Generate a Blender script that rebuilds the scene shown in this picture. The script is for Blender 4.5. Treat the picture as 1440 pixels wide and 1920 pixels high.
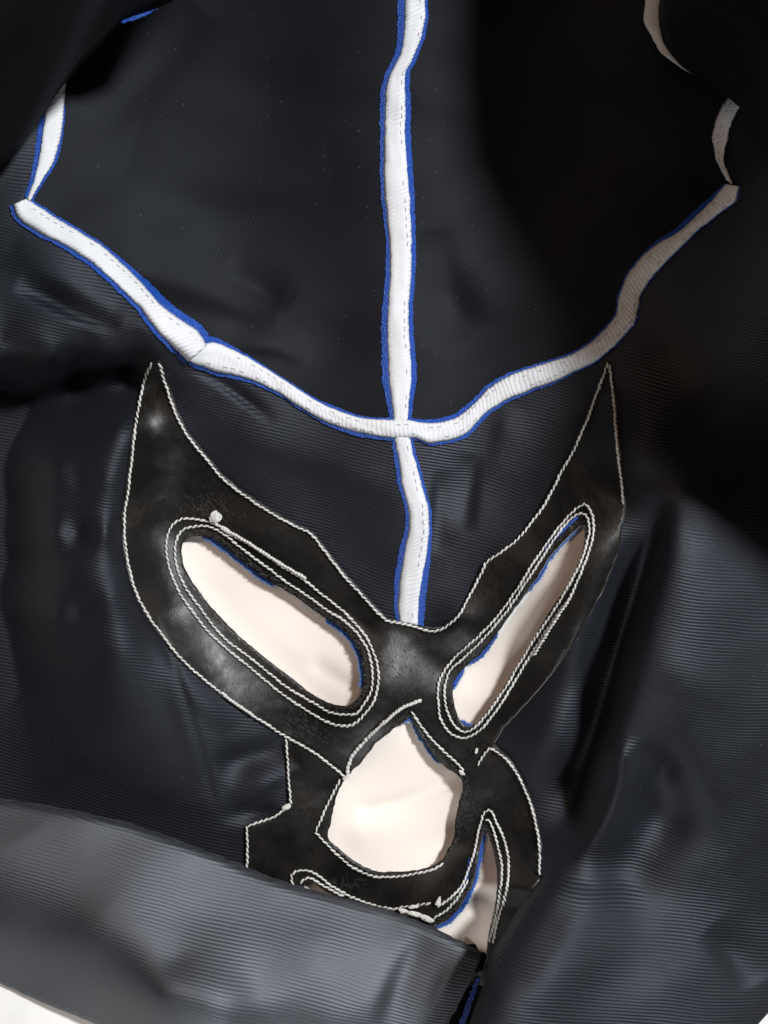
import bpy, math, random
import numpy as np
from mathutils import Vector, noise
from mathutils.geometry import delaunay_2d_cdt

random.seed(4); rng = np.random.default_rng(4)
scene = bpy.context.scene
for o in list(bpy.data.objects):
    bpy.data.objects.remove(o)

# ------------------------------------------------------------------ camera
S = 0.00018          # metres per plan unit on the table top
H = 0.42             # camera height above the table top
cam_d = bpy.data.cameras.new('camera')
cam = bpy.data.objects.new('camera', cam_d)
scene.collection.objects.link(cam)
cam.location = (0, 0, H)
cam_d.sensor_fit = 'VERTICAL'
cam_d.sensor_height = 36.0
cam_d.lens = 18.0 / (960 * S / H)
cam_d.clip_start = 0.01
cam_d.clip_end = 50
cam_d.dof.use_dof = True
cam_d.dof.focus_distance = H - 0.022
cam_d.dof.aperture_fstop = 15
scene.camera = cam
scene.render.resolution_x = 768
scene.render.resolution_y = 1024

# ------------------------------------------------------------------ world and lamps
w = bpy.data.worlds.new('World'); scene.world = w; w.use_nodes = True
bg = w.node_tree.nodes['Background']
bg.inputs[0].default_value = (1.0, 0.86, 0.76, 1)
bg.inputs[1].default_value = 0.022

def area(name, loc, target, size, power, col):
    d = bpy.data.lights.new(name, 'AREA'); d.shape = 'DISK'; d.size = size
    d.energy = power; d.color = col
    o = bpy.data.objects.new(name, d); scene.collection.objects.link(o)
    o.location = loc
    o.rotation_euler = (Vector(target) - Vector(loc)).to_track_quat('-Z', 'Y').to_euler()
    return o
KEY_DIR = Vector((0.60, 0.44, 1.0)).normalized()
key = area('ceiling_lamp', KEY_DIR * 1.5, (0, 0, 0.02), 0.17, 31, (0.96, 0.98, 1.0))
warm = area('warm_fill_lamp', (-0.40, 0.42, 1.0), (0, 0, 0.02), 0.30, 1.9, (1.0, 0.70, 0.52))  # added warm fill for the shaded tape, stands for no seen lamp
front = area('front_fill_lamp', (-0.05, -0.40, 0.17), (0.0, -0.15, 0.03), 0.10, 0.4, (0.95, 0.98, 1.0))  # added fill to brighten the chin flap and near table corner, no real source

vs = scene.view_settings
vs.view_transform = 'Standard'; vs.look = 'None'; vs.exposure = 0.0; vs.gamma = 1.0
vs.use_curve_mapping = False

# ------------------------------------------------------------------ materials
def mat(name):
    m = bpy.data.materials.new(name); m.use_nodes = True
    nt = m.node_tree
    return m, nt, nt.nodes['Principled BSDF']

def N(nt, t, **kw):
    n = nt.nodes.new(t)
    for k, v in kw.items():
        setattr(n, k, v)
    return n

def cloth_material(name, base, angle, sheen=0.03, rough=0.58, twill=0.5, spec=0.24):
    m, nt, b = mat(name)
    L = nt.links.new
    uv = N(nt, 'ShaderNodeUVMap', uv_map='plan')
    # slow wander of the weave direction
    nz = N(nt, 'ShaderNodeTexNoise'); nz.inputs['Scale'].default_value = 0.035; nz.inputs['Detail'].default_value = 1
    L(uv.outputs[0], nz.inputs['Vector'])
    mp = N(nt, 'ShaderNodeMapping'); mp.inputs['Rotation'].default_value = (0, 0, math.radians(angle))
    mix = N(nt, 'ShaderNodeVectorMath', operation='MULTIPLY_ADD')
    mix.inputs[1].default_value = (3.5, 3.5, 0)
    L(nz.outputs['Color'], mix.inputs[0]); L(uv.outputs[0], mix.inputs[2])
    L(mix.outputs[0], mp.inputs[0])
    wv = N(nt, 'ShaderNodeTexWave', wave_type='BANDS', bands_direction='Y', wave_profile='SIN')
    wv.inputs['Scale'].default_value = 0.285       # rib period about 1.1 mm
    wv.inputs['Distortion'].default_value = 0.1; wv.inputs['Detail'].default_value = 2
    wv.inputs['Detail Scale'].default_value = 1.5
    L(mp.outputs[0], wv.inputs['Vector'])
    # yarn grain
    ng = N(nt, 'ShaderNodeTexNoise'); ng.inputs['Scale'].default_value = 3.2; ng.inputs['Detail'].default_value = 3
    L(uv.outputs[0], ng.inputs['Vector'])
    nb = N(nt, 'ShaderNodeTexNoise'); nb.inputs['Scale'].default_value = 0.045; nb.inputs['Detail'].default_value = 3
    L(uv.outputs[0], nb.inputs['Vector'])
    fade = N(nt, 'ShaderNodeMapRange'); fade.inputs[1].default_value = 0.2; fade.inputs[2].default_value = 0.55
    L(nb.outputs[0], fade.inputs[0])
    s1 = N(nt, 'ShaderNodeMath', operation='MULTIPLY'); L(wv.outputs['Fac'], s1.inputs[0]); L(fade.outputs[0], s1.inputs[1])
    s2 = N(nt, 'ShaderNodeMath', operation='MULTIPLY_ADD'); L(ng.outputs[0], s2.inputs[0]); s2.inputs[1].default_value = 0.9
    L(s1.outputs[0], s2.inputs[2])
    bp = N(nt, 'ShaderNodeBump'); bp.inputs['Strength'].default_value = twill; bp.inputs['Distance'].default_value = 0.00022
    L(s2.outputs[0], bp.inputs['Height'])
    L(bp.outputs[0], b.inputs['Normal'])
    # colour: ribs a little paler, lint specks
    cr = N(nt, 'ShaderNodeMix', data_type='RGBA')
    cr.inputs[6].default_value = (*[c * 0.75 for c in base], 1)
    cr.inputs[7].default_value = (*[c * 1.3 for c in base], 1)
    L(s1.outputs[0], cr.inputs[0])
    vo = N(nt, 'ShaderNodeTexVoronoi', feature='F1'); vo.inputs['Scale'].default_value = 0.42
    L(uv.outputs[0], vo.inputs['Vector'])
    lt = N(nt, 'ShaderNodeMath', operation='LESS_THAN'); L(vo.outputs['Distance'], lt.inputs[0]); lt.inputs[1].default_value = 0.08
    sp = N(nt, 'ShaderNodeSeparateColor'); L(vo.outputs['Color'], sp.inputs[0])
    gt = N(nt, 'ShaderNodeMath', operation='GREATER_THAN'); L(sp.outputs[0], gt.inputs[0]); gt.inputs[1].default_value = 0.8
    ml = N(nt, 'ShaderNodeMath', operation='MULTIPLY'); L(lt.outputs[0], ml.inputs[0]); L(gt.outputs[0], ml.inputs[1])
    c2 = N(nt, 'ShaderNodeMix', data_type='RGBA'); L(ml.outputs[0], c2.inputs[0]); L(cr.outputs[2], c2.inputs[6])
    c2.inputs[7].default_value = (0.07, 0.07, 0.07, 1)
    L(c2.outputs[2], b.inputs['Base Color'])
    b.inputs['Roughness'].default_value = rough
    b.inputs['Specular IOR Level'].default_value = spec
    b.inputs['Specular Tint'].default_value = (0.85, 0.9, 1.0, 1)
    b.inputs['Sheen Weight'].default_value = sheen
    b.inputs['Sheen Roughness'].default_value = 0.45
    b.inputs['Sheen Tint'].default_value = (0.8, 0.86, 1.0, 1)
    return m

M_CROWN = cloth_material('black_satin_crown', (0.0045, 0.005, 0.0066), 62, twill=0.10, rough=0.66, spec=0.2)
M_FACE_L = cloth_material('black_twill_left', (0.004, 0.0050, 0.0085), 14, twill=0.5, rough=0.57, spec=0.42)
M_FACE_R = cloth_material('black_twill_right', (0.004, 0.0050, 0.0085), 10, twill=0.55, rough=0.56, spec=0.5)
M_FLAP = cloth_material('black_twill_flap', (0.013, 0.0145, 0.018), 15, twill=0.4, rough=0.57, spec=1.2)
M_REAR = cloth_material('black_rear', (0.006, 0.006, 0.006), 20, twill=0.2, rough=0.75, spec=0.08, sheen=0.02)

def lining_material():
    m, nt, b = mat('black_napped_leather'); L = nt.links.new
    uv = N(nt, 'ShaderNodeUVMap', uv_map='plan')
    wr = N(nt, 'ShaderNodeTexNoise'); wr.inputs['Scale'].default_value = 0.06; wr.inputs['Detail'].default_value = 2
    L(uv.outputs[0], wr.inputs['Vector'])
    ma = N(nt, 'ShaderNodeVectorMath', operation='MULTIPLY_ADD'); ma.inputs[1].default_value = (30, 30, 0)
    L(wr.outputs['Color'], ma.inputs[0]); L(uv.outputs[0], ma.inputs[2])
    mp = N(nt, 'ShaderNodeMapping'); mp.inputs['Rotation'].default_value = (0, 0, math.radians(-35))
    mp.inputs['Scale'].default_value = (2.6, 0.22, 1)
    L(ma.outputs[0], mp.inputs[0])
    nz = N(nt, 'ShaderNodeTexNoise'); nz.inputs['Scale'].default_value = 1.0; nz.inputs['Detail'].default_value = 5
    nz.inputs['Roughness'].default_value = 0.65
    L(mp.outputs[0], nz.inputs['Vector'])
    n2 = N(nt, 'ShaderNodeTexNoise'); n2.inputs['Scale'].default_value = 0.25; n2.inputs['Detail'].default_value = 4
    L(uv.outputs[0], n2.inputs['Vector'])
    ad = N(nt, 'ShaderNodeMath', operation='MULTIPLY_ADD'); ad.inputs[1].default_value = 0.6
    L(n2.outputs[0], ad.inputs[0]); L(nz.outputs[0], ad.inputs[2])
    bp = N(nt, 'ShaderNodeBump'); bp.inputs['Strength'].default_value = 0.35; bp.inputs['Distance'].default_value = 0.0003
    L(ad.outputs[0], bp.inputs['Height']); L(bp.outputs[0], b.inputs['Normal'])
    n4 = N(nt, 'ShaderNodeTexNoise'); n4.inputs['Scale'].default_value = 0.05; n4.inputs['Detail'].default_value = 3
    L(uv.outputs[0], n4.inputs['Vector'])
    m4 = N(nt, 'ShaderNodeMapRange'); m4.inputs[1].default_value = 0.42; m4.inputs[2].default_value = 0.72; L(n4.outputs[0], m4.inputs[0])
    m5 = N(nt, 'ShaderNodeMapRange'); m5.inputs[1].default_value = 0.35; m5.inputs[2].default_value = 0.75; L(nz.outputs[0], m5.inputs[0])
    m6 = N(nt, 'ShaderNodeMath', operation='MULTIPLY'); L(m4.outputs[0], m6.inputs[0]); L(m5.outputs[0], m6.inputs[1])
    cb = N(nt, 'ShaderNodeMix', data_type='RGBA'); L(m6.outputs[0], cb.inputs[0])
    cb.inputs[6].default_value = (0.004, 0.0038, 0.0036, 1); cb.inputs[7].default_value = (0.038, 0.032, 0.027, 1)
    L(cb.outputs[2], b.inputs['Base Color'])
    rr = N(nt, 'ShaderNodeMapRange'); rr.inputs[3].default_value = 0.30; rr.inputs[4].default_value = 0.5
    L(n2.outputs[0], rr.inputs[0]); L(rr.outputs[0], b.inputs['Roughness'])
    b.inputs['Specular IOR Level'].default_value = 0.4
    b.inputs['Sheen Weight'].default_value = 0.2; b.inputs['Sheen Roughness'].default_value = 0.35
    b.inputs['Sheen Tint'].default_value = (1.0, 0.88, 0.78, 1)
    return m
M_LINING = lining_material()

def tape_material(name, col, rough=0.85, bump=0.6):
    m, nt, b = mat(name); L = nt.links.new
    uv = N(nt, 'ShaderNodeUVMap', uv_map='plan')
    mp = N(nt, 'ShaderNodeMapping'); mp.inputs['Rotation'].default_value = (0, 0, math.radians(20))
    L(uv.outputs[0], mp.inputs[0])
    wv = N(nt, 'ShaderNodeTexWave', bands_direction='Y'); wv.inputs['Scale'].default_value = 0.22
    wv.inputs['Distortion'].default_value = 6; wv.inputs['Detail'].default_value = 2; wv.inputs['Detail Scale'].default_value = 0.6
    L(mp.outputs[0], wv.inputs['Vector'])
    nz = N(nt, 'ShaderNodeTexNoise'); nz.inputs['Scale'].default_value = 2.2; nz.inputs['Detail'].default_value = 4
    L(uv.outputs[0], nz.inputs['Vector'])
    ad = N(nt, 'ShaderNodeMath', operation='MULTIPLY_ADD'); ad.inputs[1].default_value = 0.8
    L(nz.outputs[0], ad.inputs[0]); L(wv.outputs['Fac'], ad.inputs[2])
    bp = N(nt, 'ShaderNodeBump'); bp.inputs['Strength'].default_value = bump; bp.inputs['Distance'].default_value = 0.0003
    L(ad.outputs[0], bp.inputs['Height']); L(bp.outputs[0], b.inputs['Normal'])
    n3 = N(nt, 'ShaderNodeTexNoise'); n3.inputs['Scale'].default_value = 0.3; n3.inputs['Detail'].default_value = 3
    L(uv.outputs[0], n3.inputs['Vector'])
    cr = N(nt, 'ShaderNodeMix', data_type='RGBA'); L(n3.outputs[0], cr.inputs[0])
    cr.inputs[6].default_value = (*[c * 0.88 for c in col], 1); cr.inputs[7].default_value = (*col, 1)
    L(cr.outputs[2], b.inputs['Base Color'])
    b.inputs['Roughness'].default_value = rough
    b.inputs['Specular IOR Level'].default_value = 0.15
    return m
M_TAPE = tape_material('white_knit_tape', (0.70, 0.71, 0.73), bump=0.35)

def blue_material():
    m, nt, b = mat('blue_foil_cloth'); L = nt.links.new
    uv = N(nt, 'ShaderNodeUVMap', uv_map='plan')
    vo = N(nt, 'ShaderNodeTexVoronoi'); vo.inputs['Scale'].default_value = 2.6
    L(uv.outputs[0], vo.inputs['Vector'])
    bp = N(nt, 'ShaderNodeBump'); bp.inputs['Strength'].default_value = 0.9; bp.inputs['Distance'].default_value = 0.0004
    L(vo.outputs['Distance'], bp.inputs['Height']); L(bp.outputs[0], b.inputs['Normal'])
    nz = N(nt, 'ShaderNodeTexNoise'); nz.inputs['Scale'].default_value = 1.2; nz.inputs['Detail'].default_value = 4
    L(uv.outputs[0], nz.inputs['Vector'])
    cr = N(nt, 'ShaderNodeMix', data_type='RGBA'); L(nz.outputs[0], cr.inputs[0])
    cr.inputs[6].default_value = (0.006, 0.03, 0.20, 1); cr.inputs[7].default_value = (0.02, 0.11, 0.55, 1)
    L(cr.outputs[2], b.inputs['Base Color'])
    b.inputs['Roughness'].default_value = 0.45
    return m
M_BLUE = blue_material()

def plain(name, col, rough=0.7, scale=900, bump=0.3, dist=0.0002, var=0.2):
    m, nt, b = mat(name); L = nt.links.new
    tc = N(nt, 'ShaderNodeTexCoord')
    nz = N(nt, 'ShaderNodeTexNoise'); nz.inputs['Scale'].default_value = scale; nz.inputs['Detail'].default_value = 3
    L(tc.outputs['Object'], nz.inputs['Vector'])
    bp = N(nt, 'ShaderNodeBump'); bp.inputs['Strength'].default_value = bump; bp.inputs['Distance'].default_value = dist
    L(nz.outputs[0], bp.inputs['Height']); L(bp.outputs[0], b.inputs['Normal'])
    cr = N(nt, 'ShaderNodeMix', data_type='RGBA'); L(nz.outputs[0], cr.inputs[0])
    cr.inputs[6].default_value = (*[c * (1 - var) for c in col], 1); cr.inputs[7].default_value = (*[min(1, c * (1 + var / 2)) for c in col], 1)
    L(cr.outputs[2], b.inputs['Base Color'])
    b.inputs['Roughness'].default_value = rough
    return m
M_THREAD = plain('white_thread', (0.62, 0.61, 0.58), 0.7, 2500)
M_BLUEYARN = plain('blue_yarn', (0.05, 0.16, 0.42), 0.6, 2500)
M_NAP = plain('grey_nap', (0.06, 0.055, 0.05), 0.5, 2500)
M_DASH = plain('grey_thread', (0.30, 0.30, 0.33), 0.8, 2500)
M_CREAM = plain('cream_soft_cloth', (0.87, 0.79, 0.715), 0.75, 25, 0.05, 0.0002, 0.04)
M_TABLE = plain('white_table_top', (0.86, 0.85, 0.83), 0.55, 60, 0.1, 0.0003)
M_WHITE = plain('white_leather', (0.8, 0.8, 0.78), 0.5, 1500)

# ------------------------------------------------------------------ geometry helpers
def tps_fit(pts, lam=40.0):
    P = np.array(pts, float); xy = P[:, :2]; n = len(P)
    d2 = ((xy[:, None] - xy[None]) ** 2).sum(-1)
    K = 0.5 * d2 * np.log(d2 + 1e-9) + np.eye(n) * lam
    A = np.zeros((n + 3, n + 3)); A[:n, :n] = K
    A[:n, n] = 1; A[:n, n + 1:] = xy; A[n, :n] = 1; A[n + 1:, :n] = xy.T
    b = np.zeros(n + 3); b[:n] = P[:, 2]
    return xy, np.linalg.solve(A, b)
def tps_eval(f, q):
    xy, c = f; out = np.zeros(len(q)); n = len(xy)
    for i in range(0, len(q), 20000):
        Q = q[i:i + 20000]
        d2 = ((Q[:, None] - xy[None]) ** 2).sum(-1)
        out[i:i + 20000] = (0.5 * d2 * np.log(d2 + 1e-9)) @ c[:n] + c[n] + Q @ c[n + 1:]
    return out
def poly_dist(q, line, closed=False):
    """distance to a polyline and the parameter 0..1 along it"""
    L = np.array(line, float)
    if closed: L = np.vstack([L, L[:1]])
    best = np.full(len(q), 1e9); par = np.zeros(len(q))
    seg = np.linalg.norm(np.diff(L, axis=0), axis=1); cum = np.r_[0, np.cumsum(seg)]
    for i in range(len(L) - 1):
        a, d = L[i], L[i + 1] - L[i]
        t = np.clip(((q - a) @ d) / max(d @ d, 1e-9), 0, 1)
        ds = np.linalg.norm(q - (a + t[:, None] * d), axis=1)
        k = ds < best; best[k] = ds[k]; par[k] = ((cum[i] + t * seg[i]) / cum[-1])[k]
    return best, par
def inside(q, poly):
    P = np.array(poly, float); r = np.zeros(len(q), bool); j = len(P) - 1
    for i in range(len(P)):
        xi, yi = P[i]; xj, yj = P[j]
        if yi != yj:
            c = ((yi > q[:, 1]) != (yj > q[:, 1])) & (q[:, 0] < (xj - xi) * (q[:, 1] - yi) / (yj - yi) + xi)
            r ^= c
        j = i
    return r
def smooth(line, step=4.0, closed=False, sm=True):
    """Catmull-Rom through the points, resampled at even steps"""
    P = [np.array(p, float) for p in line]; n = len(P); out = []
    if sm:
        rngi = range(n if closed else n - 1)
        for i in rngi:
            p1, p2 = P[i], P[(i + 1) % n]
            p0 = P[(i - 1) % n] if closed or i > 0 else 2 * p1 - p2
            p3 = P[(i + 2) % n] if closed or i + 2 < n else 2 * p2 - p1
            for t in np.linspace(0, 1, 9)[:-1]:
                # centripetal-ish softened tangents
                m1 = 0.42 * (p2 - p0); m2 = 0.42 * (p3 - p1)
                h = t
                out.append((2*h**3 - 3*h**2 + 1)*p1 + (h**3 - 2*h**2 + h)*m1 + (-2*h**3 + 3*h**2)*p2 + (h**3 - h**2)*m2)
        out.append(P[0] if closed else P[-1])
    else:
        out = P + ([P[0]] if closed else [])
    A = np.array(out); seg = np.linalg.norm(np.diff(A, axis=0), axis=1); cum = np.r_[0, np.cumsum(seg)]
    m = max(2, int(round(cum[-1] / step)))
    t = np.linspace(0, cum[-1], m + 1)
    R = np.c_[np.interp(t, cum, A[:, 0]), np.interp(t, cum, A[:, 1])]
    return R[:-1] if closed else R
def normals(L, closed=False):
    if closed: T = np.roll(L, -1, 0) - np.roll(L, 1, 0)
    else: T = np.gradient(L, axis=0)
    T /= np.maximum(np.linalg.norm(T, axis=1, keepdims=True), 1e-9)
    return T, np.c_[-T[:, 1], T[:, 0]]
def P3(q, z):
    """plan units seen along the lens + height in mm -> metres"""
    z = np.asarray(z, float) / 1000.0
    k = S * (H - z) / H
    return np.c_[(q[:, 0] - 720) * k, (960 - q[:, 1]) * k, z]

def mesh_obj(name, V, F, material, parent=None, uv=None, shade=True, solid=0):
    me = bpy.data.meshes.new(name)
    me.from_pydata([tuple(v) for v in V], [], [tuple(int(i) for i in f) for f in F])
    me.materials.append(material)
    if uv is not None:
        ul = me.uv_layers.new(name='plan')
        li = np.zeros(len(me.loops), np.int32); me.loops.foreach_get('vertex_index', li)
        ul.data.foreach_set('uv', np.asarray(uv, np.float32)[li].ravel())
    if shade:
        me.polygons.foreach_set('use_smooth', np.ones(len(me.polygons), bool))
    me.update()
    o = bpy.data.objects.new(name, me); scene.collection.objects.link(o)
    if parent is not None: o.parent = parent
    if solid:
        md = o.modifiers.new('thickness', 'SOLIDIFY'); md.thickness = solid; md.offset = -1
    return o

def triangulate(outer, holes=(), step=7.0, edge=4.0):
    """a filled outline with holes as an even triangle mesh; outlines already resampled"""
    loops = [outer] + list(holes)
    lo = outer.min(0); hi = outer.max(0)
    gx = np.arange(lo[0], hi[0] + step, step); gy = np.arange(lo[1], hi[1] + step, step * 0.866)
    G = np.array([(x + (0.5 * step if j % 2 else 0), y) for j, y in enumerate(gy) for x in gx])
    k = inside(G, outer)
    for h in holes: k &= ~inside(G, h)
    G = G[k]
    for l in loops:
        d, _ = poly_dist(G, l, True)
        G = G[d > step * 0.45]
    V = []; E = []
    for l in loops:
        s = len(V); V += [tuple(p) for p in l]
        E += [(s + i, s + (i + 1) % len(l)) for i in range(len(l))]
    V += [tuple(p) for p in G]
    r = delaunay_2d_cdt([Vector(v) for v in V], E, [], 0, 1e-6)
    Q = np.array([(v.x, v.y) for v in r[0]])
    F = np.array([f for f in r[2]])
    c = Q[F].mean(1)
    k = inside(c, outer)
    for h in holes: k &= ~inside(c, h)
    F = F[k]
    a, b, c = Q[F[:, 0]], Q[F[:, 1]], Q[F[:, 2]]
    cr = (b[:, 0]-a[:, 0])*(c[:, 1]-a[:, 1]) - (b[:, 1]-a[:, 1])*(c[:, 0]-a[:, 0])
    F[cr > 0] = F[cr > 0][:, ::-1]        # plan y runs down, so flip for normals up
    return Q, F

# ------------------------------------------------------------------ the cloth's relief (heights in mm over the table)
CTRL = [
 (-150,-150,45),(300,-150,34),(740,-150,42),(1100,-150,36),(1590,-150,60),(520,-100,34),
 (500,150,24),(300,250,24),(150,300,30),(600,400,20),(400,450,20),(200,380,30),(640,650,20),(560,600,20),
 (40,390,40),(150,450,37),(260,540,34),(370,650,29),
 (0,500,41),(100,560,41),(200,610,40),(290,650,36),(-100,560,42),(0,635,41),(100,632,41),(200,628,39),(0,674,37),(100,670,37),(200,662,35),(-100,674,40),
 (0,708,10),(150,708,11),(240,702,15),(-100,712,8),(80,740,7),(60,800,5),
 (740,100,33),(740,350,26),(745,600,24),(750,800,25),(780,950,23),(770,1100,18),(765,1180,15),
 (900,200,26),(1000,400,21),(900,600,20),(1150,300,26),(1280,320,38),(1375,345,56),(1400,170,62),(1345,250,48),
 (1000,700,27),(1170,590,36),(1280,450,45),
 (1250,650,40),(1400,600,52),(1440,900,46),(1320,800,46),(1590,700,50),(1590,1100,40),
 (450,800,22),(600,920,18),(680,1050,16),
 (900,900,20),(1000,830,25),(1100,750,31),
 (285,700,23),(270,880,19),(240,1000,20),(300,1150,16),(500,1000,14),(420,1250,12),(520,1370,10),(600,1250,10),
 (770,1250,14),(720,1220,15),(820,1240,13),
 (740,1500,7),(620,1560,8),(860,1500,11),(700,1650,8),(560,1620,7),(900,1600,13),(950,1600,20),
 (850,1300,14),(1000,1200,27),(1090,980,38),(1140,700,37),(1165,930,43),(1030,1250,28),(930,1370,19),
 (1190,850,50),(1200,1000,54),(1130,1200,50),(1060,1400,38),(1025,1600,30),(980,1450,22),
 (220,800,28),(200,900,31),(198,1000,33),(205,1120,33),(225,1220,30),(150,900,27),(146,1000,27),(150,1150,27),(108,880,26),(106,1000,29),(112,1150,27),(25,850,3),(18,950,2),(20,1050,2),(22,1180,2),(50,1300,3),(0,1350,2),(0,1100,1),(-150,1000,1),(-150,1400,2),
 (330,1350,19),(400,1500,12),(250,1480,11),(100,1480,5),(460,1600,7),(530,1450,9),
 (300,1700,4),(700,1800,4),(0,1700,3),(-150,1900,3),(500,1960,3),
 (1150,1480,42),(1300,1300,56),(1440,1350,46),(1260,1180,56),(1200,1700,38),(1100,1720,44),(1100,1850,50),(1250,1850,43),(1350,1850,37),(1440,1650,32),(1000,1760,49),(930,1850,55),(1040,1680,43),
 (1300,1990,45),(1500,1930,26),(1100,1990,54),(880,1990,58),(1590,1500,34),
]
BASE = tps_fit(CTRL)
# (path, depth in mm, half width)
CREASES = [
 ([(30,535),(90,560),(150,590),(225,614)], -4.0, 14), ([(20,470),(120,520),(220,570)], 2, 30),
 ([(190,478),(290,520),(390,548),(520,590)], -5.0, 30), ([(420,505),(490,540),(545,575)], -2.5, 22),
 ([(250,280),(420,330),(620,330)], 2.0, 60), ([(160,240),(260,150),(380,20)], -2, 50),
 ([(350,688),(420,722),(515,792)], -2.4, 8), ([(440,800),(560,850),(720,890)], 2.2, 34), ([(430,640),(520,650),(580,680)], 1.5, 18),
 ([(885,850),(875,930),(868,1000)], -3.0, 20), ([(828,880),(822,960),(825,1040)], -2.5, 16), ([(960,760),(930,900)], 1.5, 24),
 ([(815,430),(830,520),(860,640)], -2.2, 34), ([(900,480),(930,620)], 2.0, 40),
 ([(265,740),(230,860),(215,1000)], 2.5, 30),
 ([(255,1080),(320,1230),(370,1380),(425,1590)], -0.8, 6), ([(330,1240),(370,1300),(430,1370)], 1.8, 20),
 ([(300,1180),(360,1330),(400,1480)], 2.0, 34),
 ([(405,1440),(470,1420),(560,1395)], -5, 26), ([(430,1500),(490,1468),(560,1430)], 3.0, 22), ([(410,1530),(520,1515)], -3, 20),
 ([(1235,930),(1205,1060),(1165,1190),(1130,1320),(1085,1450),(1050,1570)], -29, 33),
 ([(1330,1000),(1290,1150),(1240,1300)], 4, 60),
 ([(1172,1380),(1176,1450),(1140,1540),(1075,1640)], 6, 24),
 ([(1330,1740),(1375,1790),(1410,1850)], -3.5, 28), ([(1150,1640),(1090,1760),(1010,1900)], 3, 50),
 ([(930,1110),(1010,1010)], 2.0, 40),
 ([(640,1130),(720,1210)], -1.2, 14),
]
BUMPS = [(705, 1330, 8.0, 95), (862, 1172, 4.5, 50), (1232, 1440, -7, 38), (1238, 1520, -12, 72), (1180, 1620, -6, 70), (1165, 1420, 3, 26)]
def crease(q, line, amp, wd):
    # soft fold: one flank gentler than the other, depth uneven along its run
    L = smooth(line, 12); d, t = poly_dist(q, L)
    # which flank: seen against the straight chord, eased in smoothly
    nseg = len(L) - 1
    u = t * nseg; c = np.c_[np.interp(u, range(nseg + 1), L[:, 0]), np.interp(u, range(nseg + 1), L[:, 1])]
    ch = L[-1] - L[0]; ch = ch / np.linalg.norm(ch)
    sgn = ((q - c) @ np.array((-ch[1], ch[0])))
    side = np.tanh(sgn / wd)
    w = wd * (1.25 + 0.45 * side * (1 if (int(line[0][0]) % 2) else -1))
    run = 0.85 + 0.15 * np.sin(t * 7 + line[0][1])
    return amp * run * np.exp(-(d / w) ** 2) * (0.04 + 0.96 * np.sin(np.pi * np.clip(t, 0, 1)) ** 0.9)
def relief(q):
    q = np.asarray(q, float)
    z = tps_eval(BASE, q)
    for line, amp, wd in CREASES:
        z += crease(q, line, amp, wd)
    for x, y, a, w_ in BUMPS:
        z += a * np.exp(-((q[:, 0] - x) ** 2 + (q[:, 1] - y) ** 2) / w_ ** 2)
    # slight unevenness of soft cloth
    z += 0.35 * np.sin(q[:, 0] * 0.021 + 1.7 * np.sin(q[:, 1] * 0.017)) * np.sin(q[:, 1] * 0.023 + q[:, 0] * 0.008)
    return np.maximum(z, 1.5)
def plan_uv(q, z):
    return np.c_[q[:, 0] * 0.18, -(q[:, 1] * 0.18) + 0.35 * z]

# ------------------------------------------------------------------ setting: the table top
V = [(-1.2, -1.2, 0), (1.2, -1.2, 0), (1.2, 1.2, 0), (-1.2, 1.2, 0)]
table = mesh_obj('table_top', V, [(0, 1, 2, 3)], M_TABLE, shade=False)
table['kind'] = 'structure'

# ------------------------------------------------------------------ the mask
mask = bpy.data.objects.new('wrestling_mask', None); scene.collection.objects.link(mask)
mask['label'] = 'black cloth wrestling mask lying open inside out, with white seam tape and stitched eye holes'
mask['category'] = 'mask'

C_LINE = [(777,-150),(777,0),(775,60),(763,103),(745,140),(741,190),(740,250),(743,350),(748,425),(751,475),(750,530),(746,600),(748,700),(750,786),(752,805)]
C_LOW = [(752,805),(754,822),(765,872),(773,914),(785,955),(785,995),(778,1039),(770,1092),(766,1133),(767,1150)]
L_LINE = [(752,805),(715,805),(670,796),(605,772),(550,740),(500,710),(455,685),(395,668),(365,655),(310,598),(265,555),(220,513),(182,478),(138,448),(88,421),(45,390),(40,378),(66,350),(88,305),(97,250),(100,190),(104,160),(110,100),(130,0),(140,-150)]
R_LINE = [(752,805),(790,807),(826,811),(855,803),(885,780),(915,750),(950,729),(1003,708),(1055,690),(1095,670),(1135,640),(1165,605),(1178,570),(1190,530),(1215,493),(1250,463),(1285,437),(1325,402),(1365,365),(1372,345),(1362,325),(1348,297),(1350,253),(1365,208),(1390,170),(1420,100),(1450,-150)]
FLAP_R = [(1012,1648),(980,1690),(945,1750),(920,1790),(905,1850),(880,1920),(868,1990)]

def panel(name, outline, material, zfun=relief, step=7.0, solid=0.0009, label=None):
    out = smooth(outline, 5.0, True, False)
    Q, F = triangulate(out, step=step)
    z = zfun(Q)
    o = mesh_obj(name, P3(Q, z), F, material, mask, plan_uv(Q, z), solid=solid)
    if label: o['label'] = label
    return o

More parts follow.
